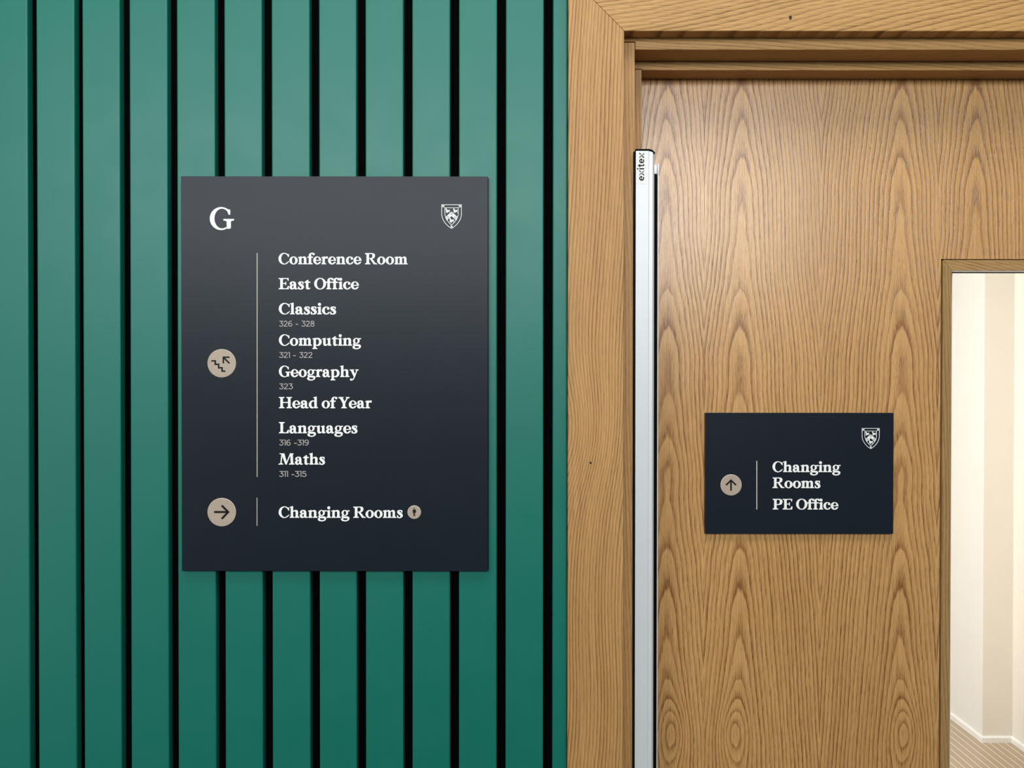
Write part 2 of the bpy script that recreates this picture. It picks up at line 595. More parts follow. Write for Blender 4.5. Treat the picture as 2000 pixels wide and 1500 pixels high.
def g_e():
    o = ell(250, 237, 250, 252, 4, 322, 36)
    i = ell(266, 250, 108, 190, 4, 322, 36)
    k = len(o) - 1
    return 490, [('strip', o, i, False), rect(120, 218, 492, 268), poly((380, 218), (380, 268), (498, 300), (500, 218)),
                 strip([o[-1], (470, 108), (492, 142)], [i[-1], (400, 145), (462, 166)])]

def g_c():
    o = ell(250, 237, 250, 252, 62, 322, 30)
    i = ell(274, 245, 114, 196, 62, 322, 30)
    return 455, [('strip', o, i, False), dot(372, 360, 78, 74), strip([o[0], (415, 440), (450, 370)], [i[0], (345, 400), (320, 380)]),
                 strip([o[-1], (448, 100), (464, 138)], [i[-1], (398, 138), (436, 160)])]

def g_a():
    return 505, [stroke([(100, 345, 90), (100, 410, 90), (165, 452, 66), (250, 452, 80), (318, 402, 132), (342, 310, 148), (342, 110, 148)]),
                 dot(96, 352, 76, 72), stroke([(330, 288, 55), (240, 268, 66), (145, 230, 105), (85, 150, 150), (112, 70, 140), (175, 28, 92), (250, 45, 66), (320, 100, 62)]),
                 stroke([(345, 140, 146), (365, 60, 120), (420, 28, 80), (505, 46, 46)])]

def g_s():
    return 388, [stroke([(338, 400, 62), (285, 446, 70), (200, 458, 66), (108, 418, 120), (110, 345, 150), (200, 268, 165), (290, 185, 152), (300, 100, 140), (225, 24, 78), (140, 14, 62), (60, 60, 58)]),
                 poly((292, 470), (352, 474), (352, 322), (308, 322), (268, 420)), poly((18, -6), (18, 168), (64, 168), (118, 50), (90, 4))]

def g_t():
    return 370, [poly((0, 404), (0, 440), (190, 590), (244, 590), (244, 478), (362, 478), (362, 404)), stem(96, 244, 130, 450),
                 strip([(96, 160), (102, 60), (150, 4), (220, -12), (310, 8), (375, 80)], [(244, 160), (246, 110), (262, 80), (285, 70), (315, 76), (352, 100)])]

def g_f():
    return 335, [stem(66, 214, 0, 540), foot(0, 300, 66, 214), rect(-24, 404, 335, 476),
                 strip([(66, 500), (72, 590), (130, 675), (230, 716), (330, 714), (420, 680)], [(214, 500), (214, 580), (222, 634), (256, 656), (300, 650), (350, 620)]),
                 dot(368, 632, 74, 70)]

def g_u():
    return 585, [stem(68, 216, 120, XH - 30), flag(68, 216, XH), stem(362, 510, 40, XH - 30), flag(362, 510, XH),
                 strip([(68, 180), (76, 80), (130, 5), (210, -12), (300, 15), (380, 90)], [(216, 180), (220, 120), (244, 88), (280, 82), (325, 98), (380, 150)]),
                 poly((362, 95), (362, 40), (420, -8), (470, -8), (580, 20), (580, 56), (510, 92))]

def g_y():
    return 575, [poly((55, 450), (215, 450), (365, 120), (330, -10), (262, 0)), foot(0, 275, 62, 205, XH, -1, 40, 80), foot(360, 575, 430, 500, XH, -1, 40, 80),
                 strip([(500, 450), (400, 180), (300, -60), (240, -160), (150, -216), (60, -210)], [(428, 450), (340, 200), (250, -20), (200, -100), (150, -128), (90, -120)]),
                 dot(84, -158, 74, 68)]

SERIF = {'C': g_C, 'G': g_G, 'E': g_E, 'L': g_L, 'H': g_H, 'M': g_M, 'O': g_O, 'P': g_P, 'R': g_R, 'Y': g_Y, 'o': g_o, 'n': g_n, 'h': g_h, 'm': g_m,
         'r': g_r, 'i': g_i, 'l': g_l, 'd': g_d, 'p': g_p, 'g': g_g, 'e': g_e, 'c': g_c, 'a': g_a, 's': g_s, 't': g_t, 'f': g_f, 'u': g_u, 'y': g_y}
KERN = {('f', ' '): -20, (' ', 'Y'): -40, ('Y', 'e'): -70, ('o', 'f'): 6, ('P', 'E'): -4, ('f', 'i'): 14, ('f', 'f'): 18, ('R', 'o'): -22, ('f', 'e'): -8}

LW = 84

def sans(ch):
    w = LW
    if ch == '3':
        return 480, [stroke([(45, 658), (425, 658), (215, 402)], w, False), stroke([(215, 400), (300, 402), (400, 360), (445, 280), (436, 150), (360, 65), (240, 38), (110, 70), (25, 130)], w)]
    if ch == '2':
        return 480, [stroke([(45, 530), (100, 620), (220, 662), (340, 640), (412, 560), (410, 470), (350, 370), (225, 240), (60, 62)], w), rect(30, 0, 470, w - 6)]
    if ch == '1':
        return 200, [rect(110, 0, 110 + w, 700), poly((0, 700), (150, 700), (150, 622), (0, 622))]
    if ch == '6':
        return 530, [ring(270, 215, 240, 228, 240 - w, 228 - w), stroke([(72, 250), (66, 380), (120, 540), (220, 640), (340, 662), (450, 630)], w)]
    if ch == '9':
        return 530, [ring(260, 485, 240, 228, 240 - w, 228 - w), stroke([(458, 450), (464, 320), (410, 160), (310, 60), (190, 38), (80, 70)], w)]
    if ch == '8':
        return 520, [ring(260, 195, 240, 206, 240 - w, 206 - w), ring(260, 535, 212, 176, 212 - w, 176 - w)]
    if ch == '5':
        return 490, [rect(80, 700 - w, 430, 700), stroke([(118, 690), (98, 398)], w, False), stroke([(98, 400), (250, 424), (380, 395), (444, 300), (440, 160), (360, 65), (240, 38), (110, 75), (30, 140)], w)]
    if ch == '-':
        return 300, [rect(0, 225, 300, 225 + w + 6)]
    return 0, []

class Flat:
    """collects flat shapes given in (x, z) world metres and gives them thickness towards the viewer"""

    def __init__(self):
        self.bm = bmesh.new()
        self.k = 0

    def shape(self, prim, fx, y0, y1):
        bm = self.bm
        self.k = (self.k + 1) % 9
        y1 -= 0.000025 * self.k          # overlapping strokes never share one plane
        if prim[0] == 'poly':
            pts = [fx(*p) for p in prim[1]]
            a = sum(pts[i][0] * pts[(i + 1) % len(pts)][1] - pts[(i + 1) % len(pts)][0] * pts[i][1] for i in range(len(pts)))
            if a < 0:
                pts = pts[::-1]
            f = [bm.verts.new((x, y1, z)) for x, z in pts]
            b = [bm.verts.new((x, y0, z)) for x, z in pts]
            bm.faces.new(f)
            for i in range(len(pts)):
                j = (i + 1) % len(pts)
                bm.faces.new((f[i], b[i], b[j], f[j]))
            return
        _, o, i, closed = prim
        n = min(len(o), len(i))
        O = [bm.verts.new((fx(*p)[0], y1, fx(*p)[1])) for p in o[:n]]
        I = [bm.verts.new((fx(*p)[0], y1, fx(*p)[1])) for p in i[:n]]
        OB = [bm.verts.new((v.co.x, y0, v.co.z)) for v in O]
        IB = [bm.verts.new((v.co.x, y0, v.co.z)) for v in I]
        rng = n if closed else n - 1
        for k in range(rng):
            j = (k + 1) % n
            for q in ((O[k], O[j], I[j], I[k]), (O[k], OB[k], OB[j], O[j]), (I[k], I[j], IB[j], IB[k])):
                bm.faces.new(q)
        if not closed:
            for k in (0, n - 1):
                bm.faces.new((O[k], I[k], IB[k], OB[k]))

def text_line(name, s, x0, x1, base, cap, yf, mat, parent, font='serif', th=0.0007, space=215, gap=20, custom=None):
    """one line of lettering between two pixels on a sign face at depth yf"""
    xs, pen = [], 0.0
    for k, ch in enumerate(s):
        if ch == ' ':
            pen += space + (KERN.get((' ', s[k + 1]), 0) if k + 1 < len(s) else 0)
            continue
        w, prims = (custom or (SERIF[ch]() if font == 'serif' else sans(ch)))
        xs.append((pen, prims))
        pen += w
        if k + 1 < len(s):
            pen += gap + (KERN.get((ch, s[k + 1]), 0) if font == 'serif' else 0)
    p0, p1, pc = at(x0, base, yf), at(x1, base, yf), at(x0, base - cap, yf)
    sx, sz = (p1.x - p0.x) / pen, (pc.z - p0.z) / 700.0
    fl = Flat()
    for off, prims in xs:
        for pr in prims:
            fl.shape(pr, lambda a, b, o=off: (p0.x + (o + a) * sx, p0.z + b * sz), yf, yf - th)
    return mesh_obj(name, fl.bm, mat, parent)

def px_shapes(name, prims, yf, th, mat, parent, y_base=None):
    """shapes drawn in photo pixels on a face at depth yf"""
    fl = Flat()
    for pr in prims:
        fl.shape(pr, lambda a, b: (at(a, b, yf).x, at(a, b, yf).z), yf if y_base is None else y_base, yf - th)
    return mesh_obj(name, fl.bm, mat, parent)

def disc(name, cx, cy, r, yf, parent, label=None):
    c = at(cx, cy, yf)
    m = (at(cx + 1, cy, yf).x - c.x)
    R = r * m
    bm = bmesh.new()
    n = 56
    prof = [(R, 0.0), (R, -0.0009), (R - 0.0006, -0.0013), (0, -0.0013)]
    rows = []
    for rr, dy in prof[:-1]:
        rows.append([bm.verts.new((c.x + rr * math.cos(2 * math.pi * k / n), yf + dy, c.z + rr * math.sin(2 * math.pi * k / n))) for k in range(n)])
    for a, b in zip(rows, rows[1:]):
        for k in range(n):
            bm.faces.new((a[k], a[(k + 1) % n], b[(k + 1) % n], b[k])).material_index = 1
    bm.faces.new(rows[-1])
    o = mesh_obj(name, bm, [M['bronze'], M['bronze_rim']], parent)
    return o

def crest(cx, top, W, H, yf, parent):
    """school shield: double outline, chevron with three rings, three lambs, three saltires (drawn on a 1500-unit grid)"""
    ox, oy = 750.0, 215.0
    s = W / 930.0

    def T(p):
        return (cx + (p[0] - ox) * s, top + (p[1] - oy) * (H / 1115.0))

    def tp(prim):
        if prim[0] == 'poly':
            return ('poly', [T(p) for p in prim[1]])
        return ('strip', [T(p) for p in prim[1]], [T(p) for p in prim[2]], prim[3])
    def shield(x0, ytop, yside, ytip, pts=14):
        right = []
        hw = 750 - x0
        for q in range(pts + 1):                      # side curving in to the tip
            t = q / pts
            a, b, c_, d = (hw, yside), (hw * 1.0, yside + (ytip - yside) * 0.42), (hw * 0.52, yside + (ytip - yside) * 0.80), (0, ytip)
            m = 1 - t
            right.append(tuple(m ** 3 * a[k] + 3 * m * m * t * b[k] + 3 * m * t * t * c_[k] + t ** 3 * d[k] for k in (0, 1)))
        return [(x0, ytop), (750 + hw, ytop)] + [(750 + x, y) for x, y in right] + [(750 - x, y) for x, y in right[-2::-1]]
    outer = shield(298, 228, 640, 1318)
    inner = shield(442, 368, 600, 1152)
    white = [stroke(outer, 23, False, True), stroke(inner, 21, False, True)]
    white += [poly((750, 545), (1028, 799), (1018, 850), (966, 952), (750, 745), (534, 952), (482, 850), (472, 799))]
    lamb = [(-120, -95), (-105, -120), (-70, -112), (-62, -60), (-40, -35), (60, -35), (95, -55), (105, -40), (78, -8), (72, 30), (100, 95), (85, 110), (45, 40),
            (20, 30), (10, 60), (-25, 115), (-42, 105), (-25, 40), (-55, 35), (-58, 110), (-78, 110), (-80, 40), (-98, 85), (-112, 78), (-98, 10), (-104, -50), (-132, -78)]
    for lx, ly, k in ((588, 505, 0.92), (938, 505, 0.92), (772, 950, 0.98)):
        white.append(('poly', [(lx + a * k, ly + b * k) for a, b in lamb]))
    for sx_, sy_ in ((372, 300), (1128, 300), (750, 1232)):
        white.append(stroke([(sx_ - 46, sy_ - 46), (sx_ + 46, sy_ + 46)], 27, False))
        white.append(stroke([(sx_ - 46, sy_ + 46), (sx_ + 46, sy_ - 46)], 27, False))
    o = px_shapes('crest', [tp(p) for p in white], yf, 0.0005, M['white_text'], parent)
    rings = [ring(rx, ry, 52, 52, 34, 34) for rx, ry in ((750, 648), (578, 812), (922, 812))]
    px_shapes('roundel', [tp(p) for p in rings], yf - 0.0005, 0.0002, M['navy'], o)
    return o

# ------------------------------------------------------------------ setting: depths of the wall and door layers
Y_SLAT, Y_BACK = 0.0, 0.0145
Y_ARCH, Y_LIN, Y_STOP, Y_DOOR, Y_WALL = -0.012, 0.0105, 0.051, 0.086, 0.16
TOP = 2.9

ARCH_X0, ARCH_X1 = wx(1109.5, Y_ARCH), wx(1218, Y_ARCH)
ARCH_Z = wz(60.5, Y_ARCH, 1300)
AW = ARCH_X1 - ARCH_X0
LIN_X, LIN_Z = wx(1239, Y_LIN), wz(97, Y_LIN, 1500)
STOP_X, STOP_Z = wx(1252, Y_STOP), wz(137, Y_STOP, 1500)
DOOR_R = STOP_X + 0.975                     # lock edge, beyond the right side of the photo

# floor and back room
fcar = mesh_obj('floor_corridor', nbox(-2.2, 2.9, -3.6, Y_DOOR + 0.02, -0.05, 0.0), M['carpet'])
tag(fcar, 'dark grey carpet floor of the corridor in front of the door', 'floor', 'structure')
floor = mesh_obj('floor', nbox(-2.2, 2.9, Y_DOOR + 0.02, 5.2, -0.05, 0.0), M['planks'])
tag(floor, 'pale plank floor seen through the door glass', 'floor', 'structure')

cx1, cyb = at(1919, 1448, 0), None
dcor = CROT @ Vector((919 / F_PX, -(1449 - 750) / F_PX, -1.0))
tt = -CAM.z / dcor.z
CORNER = CAM + dcor * tt                    # outside corner of the wall behind the door, on the floor
X1, YC = CORNER.x, CORNER.y
X2 = wx(1977, YC, 1440)

ww = thing('wall_right', 'white wall with shade painted cream at a stepped corner behind the door glass', 'wall', (X1, YC, 0), 'structure')
wf_ = mesh_obj('wall_face', extrude_z(bmesh.new(), [(X1, 5.2), (X1, YC), (X1 + 0.3, YC), (X1 + 0.3, 5.2)], 0, TOP), [M['wall_white'], M['wall_shaded']], ww)
for p_ in wf_.data.polygons:
    p_.material_index = 1 if p_.normal.y < -0.5 else 0  # near face takes the shaded copy of the wall paint
mesh_obj('return_face', extrude_z(bmesh.new(), [(X2, YC - 0.0002), (X2, Y_WALL + 0.002), (X2 + 0.3, Y_WALL + 0.002), (X2 + 0.3, YC - 0.0002)], 0, TOP), M['wall_shaded'], ww)
bb = bmesh.new()
T_, H_ = 0.009, 0.027
outer = [(X1 - T_, 5.1), (X1 - T_, YC - T_), (X2 - T_, YC - T_), (X2 - T_, Y_WALL + 0.01)]
innr = [(X1 - 0.0005, 5.1), (X1 - 0.0005, YC - 0.0005), (X2 - 0.0005, YC - 0.0005), (X2 - 0.0005, Y_WALL + 0.01)]
def lerp(a, b, t):
    return (a[0] + (b[0] - a[0]) * t, a[1] + (b[1] - a[1]) * t)
cols = []
for o_, i_ in zip(outer, innr):
    sec = [(o_, 0.0), (o_, H_ - 0.006), (lerp(o_, i_, 0.45), H_), (i_, H_), (i_, 0.0)]
    cols.append([bb.verts.new((p[0], p[1], z)) for p, z in sec])
for a, b in zip(cols, cols[1:]):
    for q in range(5):
        r_ = (q + 1) % 5
        bb.faces.new((a[q], a[r_], b[r_], b[q]))
bb.faces.new(cols[0]); bb.faces.new(cols[-1][::-1])
tag(mesh_obj('baseboard_right', bb, M['skirting']), 'low white skirting running round the stepped corner behind the door glass', 'skirting', 'structure')
wb_ = mesh_obj('wall_back', nbox(-1.6, 2.9, 5.2, 5.3, 0, TOP), M['wall_white'])
tag(wb_, 'white far wall of the room behind the door', 'wall', 'structure')
wl_ = mesh_obj('wall_side', nbox(-1.7, -1.6, Y_WALL + 0.002, 5.3, 0, TOP), M['wall_white'])
tag(wl_, 'white side wall of the room behind the door', 'wall', 'structure')
ce = mesh_obj('ceiling', nbox(-1.7, 2.9, Y_WALL + 0.002, 5.3, 2.7, 2.8), M['ceil'])
tag(ce, 'white ceiling of the room behind the door', 'ceiling', 'structure')

# wall that carries slats and door
wf = bmesh.new()
LO = LIN_X - 0.03
box(wf, -2.2, LO, Y_BACK, Y_WALL, 0, TOP)
box(wf, LO, DOOR_R + 0.06, Y_BACK, Y_WALL, LIN_Z + 0.032, TOP)
box(wf, DOOR_R + 0.06, 2.9, Y_BACK, Y_WALL, 0, TOP)
wall = mesh_obj('wall_front', wf, M['black_board'])
tag(wall, 'wall with black backing board behind green vertical slats', 'wall', 'structure')

# slats: edges in photo pixels at mid height
GAPS = [(55.8, 73.0), (147.3, 162.5), (235.6, 254.4), (328.3, 346.6), (421.0, 439.0), (512.6, 531.2), (605.5, 623.5), (696.6, 714.0),
        (788.0, 805.2), (879.0, 896.3), (970.5, 987.7), (1061.5, 1079.6)]
edges = []
pitch = 91.4
left = []
k = GAPS[0][0]
for i in range(14, 0, -1):
    left.append((GAPS[0][0] - pitch * i, GAPS[0][1] - pitch * i))
GG = left + GAPS
for (a, b), (c, d) in zip(GG, GG[1:]):
    edges.append((wx(b, Y_SLAT), wx(c, Y_SLAT)))
edges.append((wx(GAPS[-1][1], Y_SLAT), ARCH_X0 - 0.0004))
for x0, x1 in edges:
    if x0 < -2.15:
        continue
    mesh_obj('slat', nbox(x0, x1, Y_SLAT, Y_BACK - 0.0002, 0.0, TOP), M['green'], wall, 0.0020, 3)

# architrave (trim_1): mitred corners
tr1 = thing('trim_1', 'mitred oak architrave around the door opening', 'door trim', (ARCH_X0, Y_ARCH, 0), 'structure')
RX0, RX1 = DOOR_R + 0.035, DOOR_R + 0.035 + AW
YB = Y_LIN - 0.0003
mesh_obj('architrave_upright', prism(bmesh.new(), [(ARCH_X0, 0), (ARCH_X1, 0), (ARCH_X1, ARCH_Z), (ARCH_X0, ARCH_Z + AW)], Y_ARCH, YB), M['leg'], tr1, 0.0009)
mesh_obj('architrave_upright', prism(bmesh.new(), [(RX0, 0), (RX1, 0), (RX1, ARCH_Z + AW), (RX0, ARCH_Z)], Y_ARCH, YB), M['leg'], tr1, 0.0009)
g = 0.00025
mesh_obj('architrave_head', prism(bmesh.new(), [(ARCH_X1 + g, ARCH_Z), (RX0 - g, ARCH_Z), (RX1 - g, ARCH_Z + AW), (ARCH_X0 + g, ARCH_Z + AW)], Y_ARCH, YB), M['head'], tr1, 0.0009)

# lining (trim_2): jambs, head and rebated stops
tr2 = thing('trim_2', 'oak door lining with a stepped stop set back inside the architrave', 'door frame', (LIN_X, Y_LIN, 0), 'structure')
JT = wz(82, Y_LIN, 1230)
mesh_obj('jamb', nbox(LO + 0.0005, LIN_X, Y_LIN + 0.0012, Y_WALL - 0.001, 0, JT), M['lining_v'], tr2, 0.0008)
mesh_obj('jamb', nbox(DOOR_R + 0.03, DOOR_R + 0.0595, Y_LIN + 0.0012, Y_WALL - 0.001, 0, LIN_Z - 0.0005), M['lining_v'], tr2, 0.0008)
hb = prism(bmesh.new(), [(LIN_X + 0.0006, LIN_Z), (DOOR_R + 0.0595, LIN_Z), (DOOR_R + 0.0595, LIN_Z + 0.031), (LO + 0.0005, LIN_Z + 0.031), (LO + 0.0005, JT + 0.0008), (LIN_X + 0.0006, JT + 0.0008)], Y_LIN, Y_WALL - 0.001)
mesh_obj('head_lining', hb, M['lining_h'], tr2, 0.0008)
mesh_obj('door_stop', nbox(LIN_X + 0.0006, STOP_X, Y_STOP, Y_DOOR - 0.0008, 0, STOP_Z + 0.0008), M['lining_v'], tr2, 0.0008)
mesh_obj('door_stop', nbox(DOOR_R + 0.015, DOOR_R + 0.0295, Y_STOP, Y_DOOR - 0.0008, 0, STOP_Z - 0.0005), M['lining_v'], tr2, 0.0008)
sb = prism(bmesh.new(), [(STOP_X + 0.0005, STOP_Z), (DOOR_R + 0.0295, STOP_Z), (DOOR_R + 0.0295, LIN_Z - 0.0005), (LIN_X + 0.0006, LIN_Z - 0.0005), (LIN_X + 0.0006, STOP_Z + 0.0016), (STOP_X + 0.0005, STOP_Z + 0.0016)], Y_STOP, Y_DOOR - 0.0008)
mesh_obj('head_stop', sb, M['lining_h'], tr2, 0.0008)

# ------------------------------------------------------------------ door with vision panel
DX0, DX1, DZ1 = LIN_X + 0.003, DOOR_R + 0.027, LIN_Z - 0.003
DY0, DY1 = Y_DOOR, Y_DOOR + 0.044
GX0, GZ1 = wx(1855, Y_DOOR, 1000), wz(529.5, Y_DOOR, 1930)     # clear glass corner
BX0, BZ1 = wx(1836.5, Y_DOOR, 800), wz(506, Y_DOOR, 1930)    # outer corner of the glazing bead
GX1, GZ0 = GX0 + 0.20, 0.86
BX1, BZ0 = GX1 + (GX0 - BX0), GZ0 - (BZ1 - GZ1)
door = thing('door_1', 'oak veneered door with book-matched grain and a narrow glazed panel', 'door', (DX0, DY0, 0.008), 'structure')
db = bmesh.new()
for a in ((DX0, BX0, 0.008, DZ1), (BX1, DX1, 0.008, DZ1), (BX0, BX1, BZ1, DZ1), (BX0, BX1, 0.008, BZ0)):
    box(db, a[0], a[1], DY0, DY1, a[2], a[3])
mesh_obj('door_leaf', db, M['door'], door)
vp = mesh_obj('glass_pane', nbox(BX0 + 0.004, BX1 - 0.004, DY0 + 0.018, DY0 + 0.024, BZ0 + 0.004, BZ1 - 0.004), M['glass'], door)
GP = 0.0019
b0, b1, c0, c1 = BX0 + GP, BX1 - GP, BZ0 + GP, BZ1 - GP
yb0, yb1 = DY0 - 0.003, DY0 + 0.0175
mesh_obj('glazing_bead', prism(bmesh.new(), [(b0, c0), (GX0, GZ0), (GX0, GZ1), (b0, c1)], yb0, yb1), M['bead_v'], door, 0.0008)
mesh_obj('glazing_bead', prism(bmesh.new(), [(b1, c0), (b1, c1), (GX1, GZ1), (GX1, GZ0)], yb0, yb1), M['bead_v'], door, 0.0008)
mesh_obj('glazing_bead', prism(bmesh.new(), [(b0, c1), (GX0, GZ1), (GX1, GZ1), (b1, c1)], yb0, yb1), M['bead_h'], door, 0.0008)
mesh_obj('glazing_bead', prism(bmesh.new(), [(b0, c0), (b1, c0), (GX1, GZ0), (GX0, GZ0)], yb0, yb1), M['bead_h'], door, 0.0008)
# black strips painting the shade of the bead's gap, then bead on the far side
gk = bmesh.new()
for x0, x1, z0, z1 in ((BX0, b0, BZ0, BZ1), (b1, BX1, BZ0, BZ1), (b0, b1, c1, BZ1), (b0, b1, BZ0, c0)):
    box(gk, x0 + 0.0001, x1 - 0.0001, DY0 + 0.003, DY0 + 0.0170, z0 + 0.0001, z1 - 0.0001)
mesh_obj('shadow_gap_fill', gk, M['rubber'], door)
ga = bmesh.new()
box(ga, GX0 - 0.0005, GX0 + 0.0126, DY0 + 0.0176, DY0 + 0.0179, GZ0 + 0.003, GZ1 - 0.001)  # pale strip standing in for bright refraction at the glass edge
mesh_obj('glass_edge_glint', ga, M['gasket_and_glint'], door)
mesh_obj('gasket_lip', nbox(GX0 + 0.0001, GX1 - 0.0001, DY0 - 0.0026, DY0 + 0.008, GZ1 - 0.0008, GZ1 - 0.0001), M['gasket_and_glint'], door)
gb = bmesh.new()
box(gb, GX0 + 0.0001, GX1 - 0.0001, DY0 + 0.0081, DY0 + 0.0175, GZ1 - 0.0010, GZ1 - 0.0001)
mesh_obj('glazing_gasket', gb, M['rubber'], door)
fb = bmesh.new()
for x0, x1, z0, z1 in ((BX0 + 0.0005, GX0 - 0.004, BZ0 + 0.0005, BZ1 - 0.0005), (GX1, BX1 - 0.0005, BZ0 + 0.0005, BZ1 - 0.0005),
                       (GX0 - 0.004, GX1, GZ1 + 0.006, BZ1 - 0.0005), (GX0 - 0.004, GX1, BZ0 + 0.0005, GZ0)):
    box(fb, x0, x1, DY0 + 0.0245, DY1 + 0.003, z0, z1)
mesh_obj('rear_bead', fb, M['bead_v'], door)

# ------------------------------------------------------------------ finger guard on the hinge side
YG0, YG1 = 0.006, 0.0502
gx0, gx1 = LIN_X + 0.0008, wx(1278, YG0)
gz1 = wz(294.5, YG0, 1260)
fg = thing('finger_guard', 'tall white and silver finger guard strip along the hinge edge of the door', 'finger guard', (gx0, YG0, 0.02))
prof = [(gx0, YG0), (gx0 + 0.0192, YG0), (gx0 + 0.0195, YG0 + 0.0009), (gx1 - 0.0030, YG0 + 0.0001), (gx1, YG0 + 0.0032), (gx1, YG1), (gx0, YG1)]
zt = gz1
bmg = bmesh.new()
chx = gx1 - 0.004
# body, top outer corner cut back
base = [bmg.verts.new((x, y, 0.02)) for x, y in prof]
topv = [bmg.verts.new((x, y, zt - (max(0.0, (x - (gx1 - 0.0075)) / 0.0075) ** 2) * 0.0045)) for x, y in prof]
bmg.faces.new(base)
bmg.faces.new(topv[::-1])
for i in range(len(prof)):
    j = (i + 1) % len(prof)
    bmg.faces.new((base[i], topv[i], topv[j], base[j]))
mesh_obj('cover_profile', bmg, M['alu'], fg, 0.0004)
capb = bmesh.new()
pp = [(gx0 - 0.0002, zt + 0.0003), (gx1 - 0.0075, zt + 0.0003), (gx1 - 0.003, zt - 0.0012), (gx1 + 0.0003, zt - 0.0042), (gx1 + 0.0003, zt - 0.0022), (gx1 - 0.003, zt + 0.0010), (gx1 - 0.0075, zt + 0.0026), (gx0 - 0.0002, zt + 0.0026)]
prism(capb, pp, YG0 - 0.0003, YG1)
mesh_obj('end_cap', capb, M['rubber'], fg)
mesh_obj('edge_seal', nbox(gx0 - 0.0030, gx0 - 0.0002, YG0 - 0.0003, Y_LIN + 0.0009, 0.02, zt - 0.001), M['rubber'], fg)
YF = 0.074
rx = wx(1283.2, YF)
rz = wz(341, YF, 1281)
finb = bmesh.new()
prism(finb, [(gx1 + 0.0002, 0.02), (rx, 0.02), (rx, rz - 0.005), (rx - 0.002, rz), (gx1 + 0.0002, rz + 0.001)], YF, Y_DOOR - 0.0006)
mesh_obj('flexible_fin', finb, M['rubber'], fg)
mesh_obj('fixing_rail', nbox(rx + 0.0002, wx(1285.4, YF), YF - 0.001, Y_DOOR - 0.0005, 0.02, wz(320, YF, 1284)), M['alu_bright'], fg)
mesh_obj('rail_clip', nbox(gx1 + 0.0006, rx, YF + 0.002, Y_DOOR - 0.0006, rz + 0.0015, wz(321, YF, 1281)), M['alu_bright'], fg, 0.0008)
# sticker with the maker's word, reading upwards
sz0, sz1 = wz(359, YG0, 1250), wz(296, YG0, 1250)
stk = mesh_obj('sticker', nbox(gx0 + 0.0008, wx(1263.5, YG0), YG0 - 0.0002, YG0 - 0.00001, sz0, sz1), M['sticker'], fg)

def exitex():
    """letters along u (reading direction), v up from the baseline, x-height 10"""
    out = []
    W = 2.3

    def e(u):
        o = ell(u + 5, 5, 5.0, 5.2, 0, 318, 26)
        i = ell(u + 5, 5, 2.7, 3.0, 0, 318, 26)
        out.append(('strip', o, i, False))
        out.append(rect(u + 1.5, 4.1, u + 9.9, 5.9))

    def x(u):
        out.append(stroke([(u + 0.8, 10.2), (u + 9.2, 0)], 0.75, False))
        out.append(stroke([(u - 1.2, 10.2), (u + 7.2, 0)], 0.75, False))
        out.append(poly((u + 5.9, 7.6), (u + 7.6, 10.2), (u + 10.2, 10.2), (u + 6.9, 6.2)))
        out.append(poly((u - 2.0, 0), (u + 0.6, 0), (u + 3.2, 3.3), (u + 2.0, 4.8)))
    e(0)
    x(12.3)
    out.append(rect(24.0, 0, 26.4, 10))
    out.append(dot(25.2, 13.3, 1.6))
    out.append(rect(30.6, 0.9, 33.0, 13.2))
    out.append(rect(28.4, 8.1, 35.4, 10.1))
    out.append(stroke([(31.8, 2.4, 2.4), (32.6, 1.0, 2.2), (35.2, 0.9, 2.0)], None, False))
    e(36.8)
    x(49.2)
    return out

fl = Flat()
pb = at(1258.0, 353.0, YG0)
pt = at(1258.0, 298.0, YG0)
us = (pt.z - pb.z) / 59.5
for pr in exitex():
    fl.shape(pr, lambda a, b: (pb.x - b * us * 1.02, pb.z + a * us), YG0 - 0.0002, YG0 - 0.0004)
mesh_obj('lettering', fl.bm, M['ink'], stk)

# ------------------------------------------------------------------ directory sign on the slats
YS = -0.0085
sx0, sx1 = wx(354.2, YS, 730), wx(952.8, YS, 730)
sz0, sz1 = wz(1115.6, YS, 650), wz(344.3, YS, 650)
sign = thing('directory_sign', 'large dark navy wall directory with white place names, on the green slats', 'sign', (sx0, Y_SLAT, sz0))
mesh_obj('sign_panel', nbox(sx0, sx1, YS, -0.0040, sz0, sz1), M['navy'], sign, 0.0005)
mesh_obj('backing_tray', nbox(sx0 + 0.0004, sx1 + 0.0012, -0.0039, -0.0004, sz0 + 0.0006, sz1 - 0.0010), M['navy'], sign)
gw = g_G(142, 130)
text_line('floor_letter', 'G', 410.2, 456.6, 448.6, 43.2, YS, M['white_text'], sign, custom=gw)
for s_, a, b, base in (('Conference Room', 544.3, 796.6, 516.2), ('East Office', 544.5, 700.8, 565.0), ('Classics', 544.8, 657.0, 613.9), ('Computing', 545.0, 705.2, 675.1),
                       ('Geography', 545.0, 700.8, 736.3), ('Head of Year', 545.0, 726.0, 797.2), ('Languages', 545.0, 698.6, 846.1), ('Maths', 544.2, 635.2, 907.2),
                       ('Changing Rooms', 544.6, 787.0, 1011.1)):
    tag(text_line('place_name', s_, a, b, base, 21.8, YS, M['white_text'], sign), 'white words ' + s_)
for s_, a, b, base in (('326 - 328', 545.2, 614.6, 637.8), ('321 - 322', 545.2, 610.2, 699.0), ('323', 545.3, 571.8, 760.2), ('316 -319', 545.3, 603.6, 870.0), ('311 -315', 545.2, 598.6, 931.2)):
    tag(text_line('room_numbers', s_, a, b, base, 11.2, YS, M['grey_text'], sign, 'sans', 0.0004, 330, 55), 'small grey numbers ' + s_)
px_shapes('divider_line', [rect(501.7, 494, 503.1, 931.5)], YS, 0.0004, M['bronze_rim'], sign)
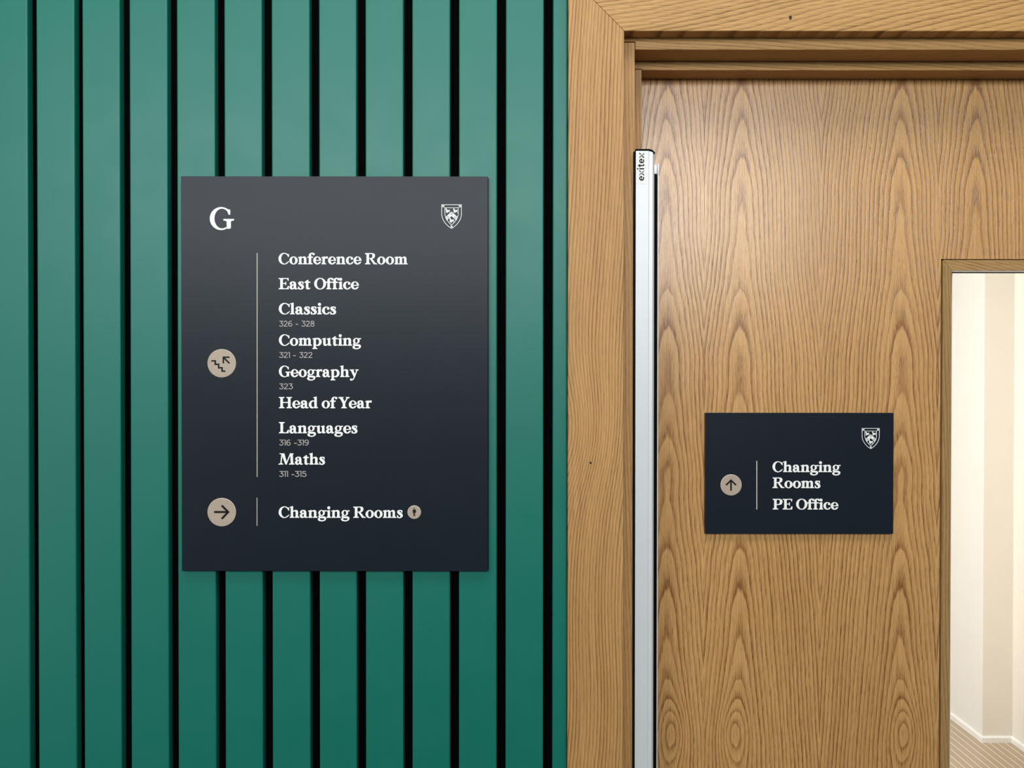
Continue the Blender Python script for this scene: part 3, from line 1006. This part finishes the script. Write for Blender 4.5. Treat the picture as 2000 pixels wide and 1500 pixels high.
px_shapes('divider_line', [rect(501.5, 972, 502.8, 1027)], YS, 0.0004, M['bronze_rim'], sign)
d1 = disc('symbol_disc', 433.5, 709.6, 27.7, YS, sign)
tag(d1, 'beige disc with stairs and a diagonal arrow')
YD = YS - 0.0013

def zp(x, y, ox=390.0, oy=670.0, k=18.75):
    return (ox + x / k, oy + y / k)

stairs = [zp(430, 652), zp(572, 652), zp(572, 778), zp(695, 778), zp(695, 905), zp(822, 905), zp(822, 1028), zp(942, 1028)]
px_shapes('stair_symbol', [stroke(stairs, 2.85, False)], YD, 0.0003, M['dark_symbol'], d1)
px_shapes('arrow_symbol', [stroke([zp(1092, 518), zp(868, 518), zp(868, 745)], 2.75, False), stroke([zp(880, 530), zp(1092, 745)], 2.75, False)], YD, 0.0003, M['dark_symbol'], d1)
d2 = disc('symbol_disc', 433.5, 1000.2, 27.7, YS, sign)
tag(d2, 'beige disc with an arrow pointing right')

def zq(x, y):
    return zp(x, y, 390.0, 960.0)

px_shapes('arrow_symbol', [stroke([zq(530, 749), zq(1040, 749)], 3.9, False), stroke([zq(808, 508), zq(1045, 749), zq(808, 998)], 3.9, False)], YD, 0.0003, M['dark_symbol'], d2)
d3 = disc('symbol_disc', 809.2, 1000.2, 13.2, YS, sign)
tag(d3, 'small beige disc with a standing man')

def zm(x, y):
    return (785 + x / 30.0, 975 + y / 30.0)

px_shapes('man_symbol', [dot(*zm(725, 535), 1.15), ('poly', [zm(*p) for p in ((630, 605), (822, 605), (822, 790), (782, 790), (782, 690), (775, 690), (775, 985), (736, 985), (736, 800), (722, 800), (722, 985), (672, 985), (672, 690), (664, 690), (664, 790), (630, 790))])],
          YD, 0.0003, M['dark_symbol'], d3)
crest(882.0, 399.4, 39.6, 47.4, YS, sign)

# ------------------------------------------------------------------ small sign on the door
YT = Y_DOOR - 0.007
tx0, tx1 = wx(1377.6, YT, 925), wx(1745.2, YT, 925)
tz0, tz1 = wz(1042.6, YT, 1560), wz(806.4, YT, 1560)
ds = thing('door_sign', 'small dark navy sign with an up arrow, fixed on the oak door', 'sign', (tx0, Y_DOOR, tz0))
mesh_obj('sign_panel', nbox(tx0, tx1, YT, Y_DOOR - 0.0003, tz0, tz1), M['navy'], ds, 0.0005)
for s_, a, b, base in (('Changing', 1508.6, 1641.0, 921.9), ('Rooms', 1508.6, 1602.2, 953.1), ('PE Office', 1508.8, 1636.8, 994.9)):
    tag(text_line('place_name', s_, a, b, base, 20.6, YT, M['white_text'], ds), 'white words ' + s_)
px_shapes('divider_line', [rect(1477.1, 900, 1478.8, 995)], YT, 0.0004, M['bronze_rim'], ds)
d4 = disc('symbol_disc', 1427.7, 947.0, 20.6, YT, ds)
tag(d4, 'beige disc with an arrow pointing up')

def zu(x, y):
    return (1395 + x / 25.0, 915 + y / 25.0)

px_shapes('arrow_symbol', [stroke([zu(817, 1080), zu(817, 590)], 3.0, False), stroke([zu(578, 808), zu(817, 572), zu(1062, 808)], 3.0, False)], YT - 0.0013, 0.0003, M['dark_symbol'], d4)
crest(1700.4, 836.3, 34.6, 40.6, YT, ds)
